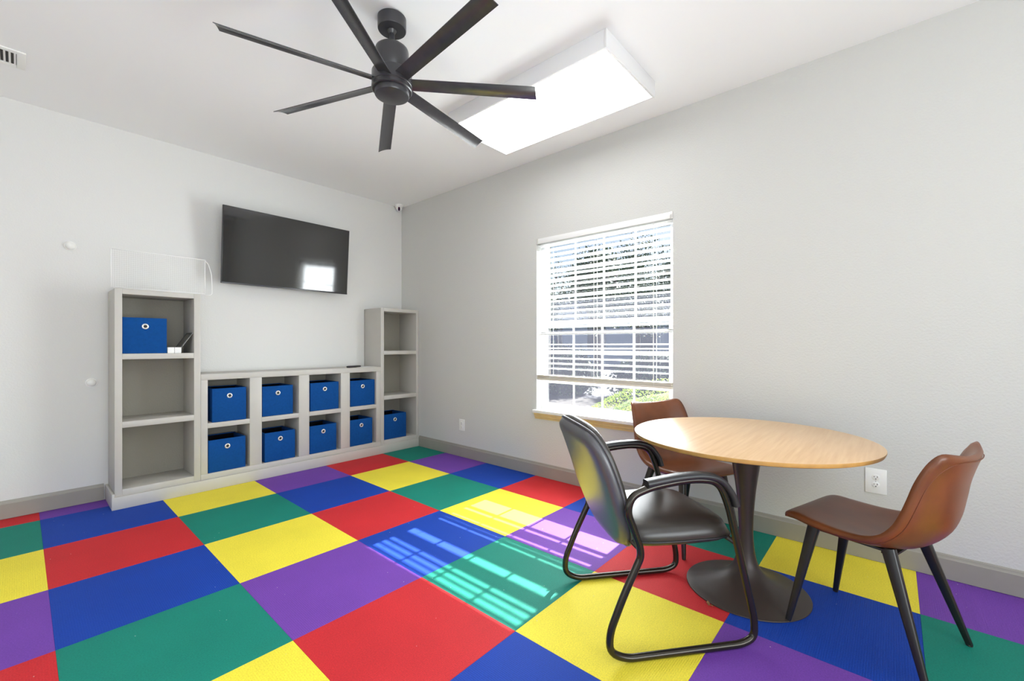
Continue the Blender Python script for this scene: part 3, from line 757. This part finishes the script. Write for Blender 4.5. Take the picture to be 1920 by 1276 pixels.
def make_shell_chair(label, loc, rz):
    t = thing('shell_chair', label, 'chair', loc, rz, 'brown leather shell chairs')
    bm = bmesh.new(); pillow(bm, shellpos, n=12, gs=28, gt=50, ft=.014, bt=.017, exp=.5, pw=14); obj('seat_shell', bm, M['leather'], t, smooth=True)
    bm = bmesh.new(); tube(bm, edge_path(lambda x, y: (shellpos(x * .91, y * .95)[0] - shellpos(x * .91, y * .95)[1] * .0150, None), 5, 30), .0016, 5, closed=True); obj('seam', bm, M['seam'], t, smooth=True)
    # under-seat frame
    bm = bmesh.new()
    for y, z in ((.15, .402), (-.085, .392)):
        bx(bm, -.150, y - .02, z - .008, .150, y + .02, z, .002)
    for x in (-.12, .12): bx(bm, x - .014, -.085, .386, x + .014, .15, .394, .002)
    obj('underframe', bm, M['black_metal'], t, smooth='auto')
    for sx in (-1, 1):
        for sy in (-1, 1):
            bm = bmesh.new(); top = Vector((sx * .150, .152 if sy > 0 else -.088, .408)); ft_ = Vector((sx * .209, .223, .003)) if sy > 0 else Vector((sx * .222, -.212, .003))
            N = 8; path = [top.lerp(ft_, k / N) for k in range(N + 1)]
            sec = [(.021 * math.copysign(abs(math.cos(a)) ** .5, math.cos(a)), .0155 * math.copysign(abs(math.sin(a)) ** .5, math.sin(a))) for a in [2 * PI * k / 16 for k in range(16)]]
            sweep(bm, path, sec, up=(1, 0, 0), scale=lambda u: 1.0 - .52 * u); lg = obj('leg', bm, M['black_metal'], t, smooth='auto')
            bm = bmesh.new(); lathe(bm, [(.009, .0), (.0095, .004), (.008, .006)], (ft_.x, ft_.y, 0), 12); obj('foot_pad', bm, M['slot'], lg)
    return t
GC = 'brown leather shell chairs'
f1 = (.30, .954)
sc1 = make_shell_chair('brown leather shell chair at the right side of the table, seen from behind', (-.763, -4.332, 0), math.atan2(f1[1], f1[0]) - PI / 2)
f2 = (-.43, -.90)
sc2 = dup(sc1, (-.375, -3.435, 0), math.atan2(f2[1], f2[0]) - PI / 2, 'brown leather shell chair tucked under the table in front of the window', GC)

# dry leaf scraps on the carpet
for k, (x, y, s, rz) in enumerate([(-.992, -3.771, .016, .4), (-1.002, -3.785, .010, 1.6)]):
    bm = bmesh.new(); vs = []
    for u, v, z in ((-1, 0, .002), (-.3, .5, .012), (.4, .42, .005), (1, .05, .010), (.35, -.45, .003), (-.4, -.4, .009)): vs.append(bm.verts.new((u * s, v * s, z * .8)))
    c = bm.verts.new((0, 0, .004))
    for i in range(6): bm.faces.new((vs[i], vs[(i + 1) % 6], c))
    o = obj('dry_leaf', bm, M['leaf_dry']); o.location = (x, y, .0006); o.rotation_euler = (0, 0, rz)
    md = o.modifiers.new('thick', 'SOLIDIFY'); md.thickness = .0006
    tag(o, ['larger crumpled brown leaf scrap on the red carpet beside the table foot', 'smaller brown leaf scrap on the red carpet nearer the yellow tile'][k], 'leaf', 'dry leaf scraps')

# ------------------------------------------------------------------ outside the window
def ground(name, a, b, m): struct(box(name, a, b, m))
struct(box('ground_bed', (T + .002, -14, -.3), (6.0, 14, -.12), M['grass']))
struct(box('ground_parking', (6.0, -30, -.3), (60, 40, -.14), M['asphalt']))
struct(box('roof_eave', (T + .002, -9, 2.57), (1.37, 4, 2.72), M['soffit']))
def foliage(bm, c, rx, ry, rz, n, size, shell_=.75, rnd=random.Random(5), mi=0):
    for _ in range(n):
        while True:
            v = Vector((rnd.gauss(0, 1), rnd.gauss(0, 1), rnd.gauss(0, 1)))
            if v.length > .1: break
        v.normalize(); k = shell_ + (1 - shell_) * rnd.random()
        bump = 1 + .12 * math.sin(v.x * 7 + c[0]) * math.cos(v.y * 6 + v.z * 5)
        p = Vector((c[0] + v.x * rx * k * bump, c[1] + v.y * ry * k * bump, c[2] + v.z * rz * k * bump))
        t1 = Vector((rnd.uniform(-1, 1), rnd.uniform(-1, 1), rnd.uniform(-1, 1))).normalized(); t2 = t1.cross(v)
        if t2.length < .1: continue
        t2.normalize(); s = size * rnd.uniform(.7, 1.3)
        q = [p - t1 * s, p + t2 * s * .5, p + t1 * s, p - t2 * s * .5]
        bm.faces.new([bm.verts.new(x) for x in q]).material_index = mi
def blob(bm, c, rx, ry, rz, sub=3, k=.86):
    m = Matrix.Translation(c) @ Matrix.Diagonal((rx * k, ry * k, rz * k, 1)); bmesh.ops.create_icosphere(bm, subdivisions=sub, radius=1, matrix=m)
hd = thing('hedge', 'low rounded light green hedge just outside the window', 'hedge', (1.9, -2.75, -.12))
inv = Matrix.Translation(-Vector(hd.location))
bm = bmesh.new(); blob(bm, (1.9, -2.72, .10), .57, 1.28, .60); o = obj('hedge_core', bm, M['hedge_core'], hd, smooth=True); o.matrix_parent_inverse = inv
bm = bmesh.new(); foliage(bm, (1.9, -2.72, .10), .59, 1.32, .61, 22000, .014, .94); o = obj('hedge_foliage', bm, M['hedge_leaf'], hd); o.matrix_parent_inverse = inv; o['kind'] = 'stuff'
def tree_obj(x, y, h, r, label, seed, n=7200, cz=.62):
    rn = random.Random(seed)
    t = thing('tree', label, 'tree', (x, y, -.14), 0, 'trees outside the window')
    bm = bmesh.new(); tube(bm, [(0, 0, 0), (.05, .03, h * .3), (-.03, .06, h * .6), (.02, 0, h * .85)], .11, 10)
    for k in range(4):
        a = rn.uniform(0, 6.3); tube(bm, [(0, .02, h * .38), (math.cos(a) * r * .4, math.sin(a) * r * .4, h * .6), (math.cos(a) * r * .6, math.sin(a) * r * .6, h * .8)], .04, 8)
    obj('trunk', bm, M['bark'], t, smooth=True)
    bm = bmesh.new()
    for k in range(6):
        a = rn.uniform(0, 6.3); d_ = rn.uniform(0, .5) * r
        foliage(bm, (math.cos(a) * d_, math.sin(a) * d_, h * cz + rn.uniform(-.15, .25) * h), r * .6, r * .6, h * .22, n // 6, .055, .3, rn)
    o = obj('crown', bm, M['tree_leaf'], t); o['kind'] = 'stuff'
trs = [(8.5, 5.2, 3.6, 1.3), (9.0, 2.6, 4.2, 1.5), (10.5, .2, 4.6, 1.6), (9.5, -2.2, 4.0, 1.3), (13, 8.0, 5.4, 2.0), (14, 3.6, 5.6, 2.0), (14.5, -.8, 5.0, 1.9)]
names = ['bushy tree outside, seen through the left part of the window', 'tree outside behind the second column of window panes', 'tree outside behind the third column of window panes', 'tree outside seen through the rightmost window panes', 'farther tree outside at the left, beyond the parking area', 'farther tree outside at the middle, beyond the parking area', 'farther tree outside at the right, beyond the parking area']
for k, ((x, y, h, r), nm) in enumerate(zip(trs, names)): tree_obj(x, y, h, r, nm, 20 + k)
bs = [(6.2, 6.0, .9, 1.5, .8), (6.6, 2.8, 1.0, 1.6, .9), (6.9, -.6, .9, 1.6, .75)]
for k, (x, y, rx, ry, rz) in enumerate(bs):
    t = thing('shrub', ['dark shrub beyond the planting bed at the left of the window view', 'dark shrub beyond the planting bed at the middle of the window view', 'dark shrub beyond the planting bed at the right of the window view'][k], 'shrub', (x, y, -.14), 0, 'dark shrubs beyond the planting bed')
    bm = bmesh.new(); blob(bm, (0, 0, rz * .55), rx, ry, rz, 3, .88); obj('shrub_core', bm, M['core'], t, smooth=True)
    bm = bmesh.new(); foliage(bm, (0, 0, rz * .55), rx, ry, rz, 2500, .05, .88); o = obj('shrub_foliage', bm, M['tree_leaf'], t); o['kind'] = 'stuff'
bd = thing('neighbour_building', 'pale building with dark windows far outside beyond the trees', 'building', (24, 8, -.14))
box('wall', (-.5, -14, 0), (5, 14, 4.6), M['stucco'], bd)
for k in range(7): box('window', (-.56, -12 + k * 3.6, 1.0), (-.49, -10.6 + k * 3.6, 2.6), M['win_dark'], bd)
box('roof', (-1.1, -14.5, 4.6), (5.5, 14.5, 5.0), M['soffit'], bd)
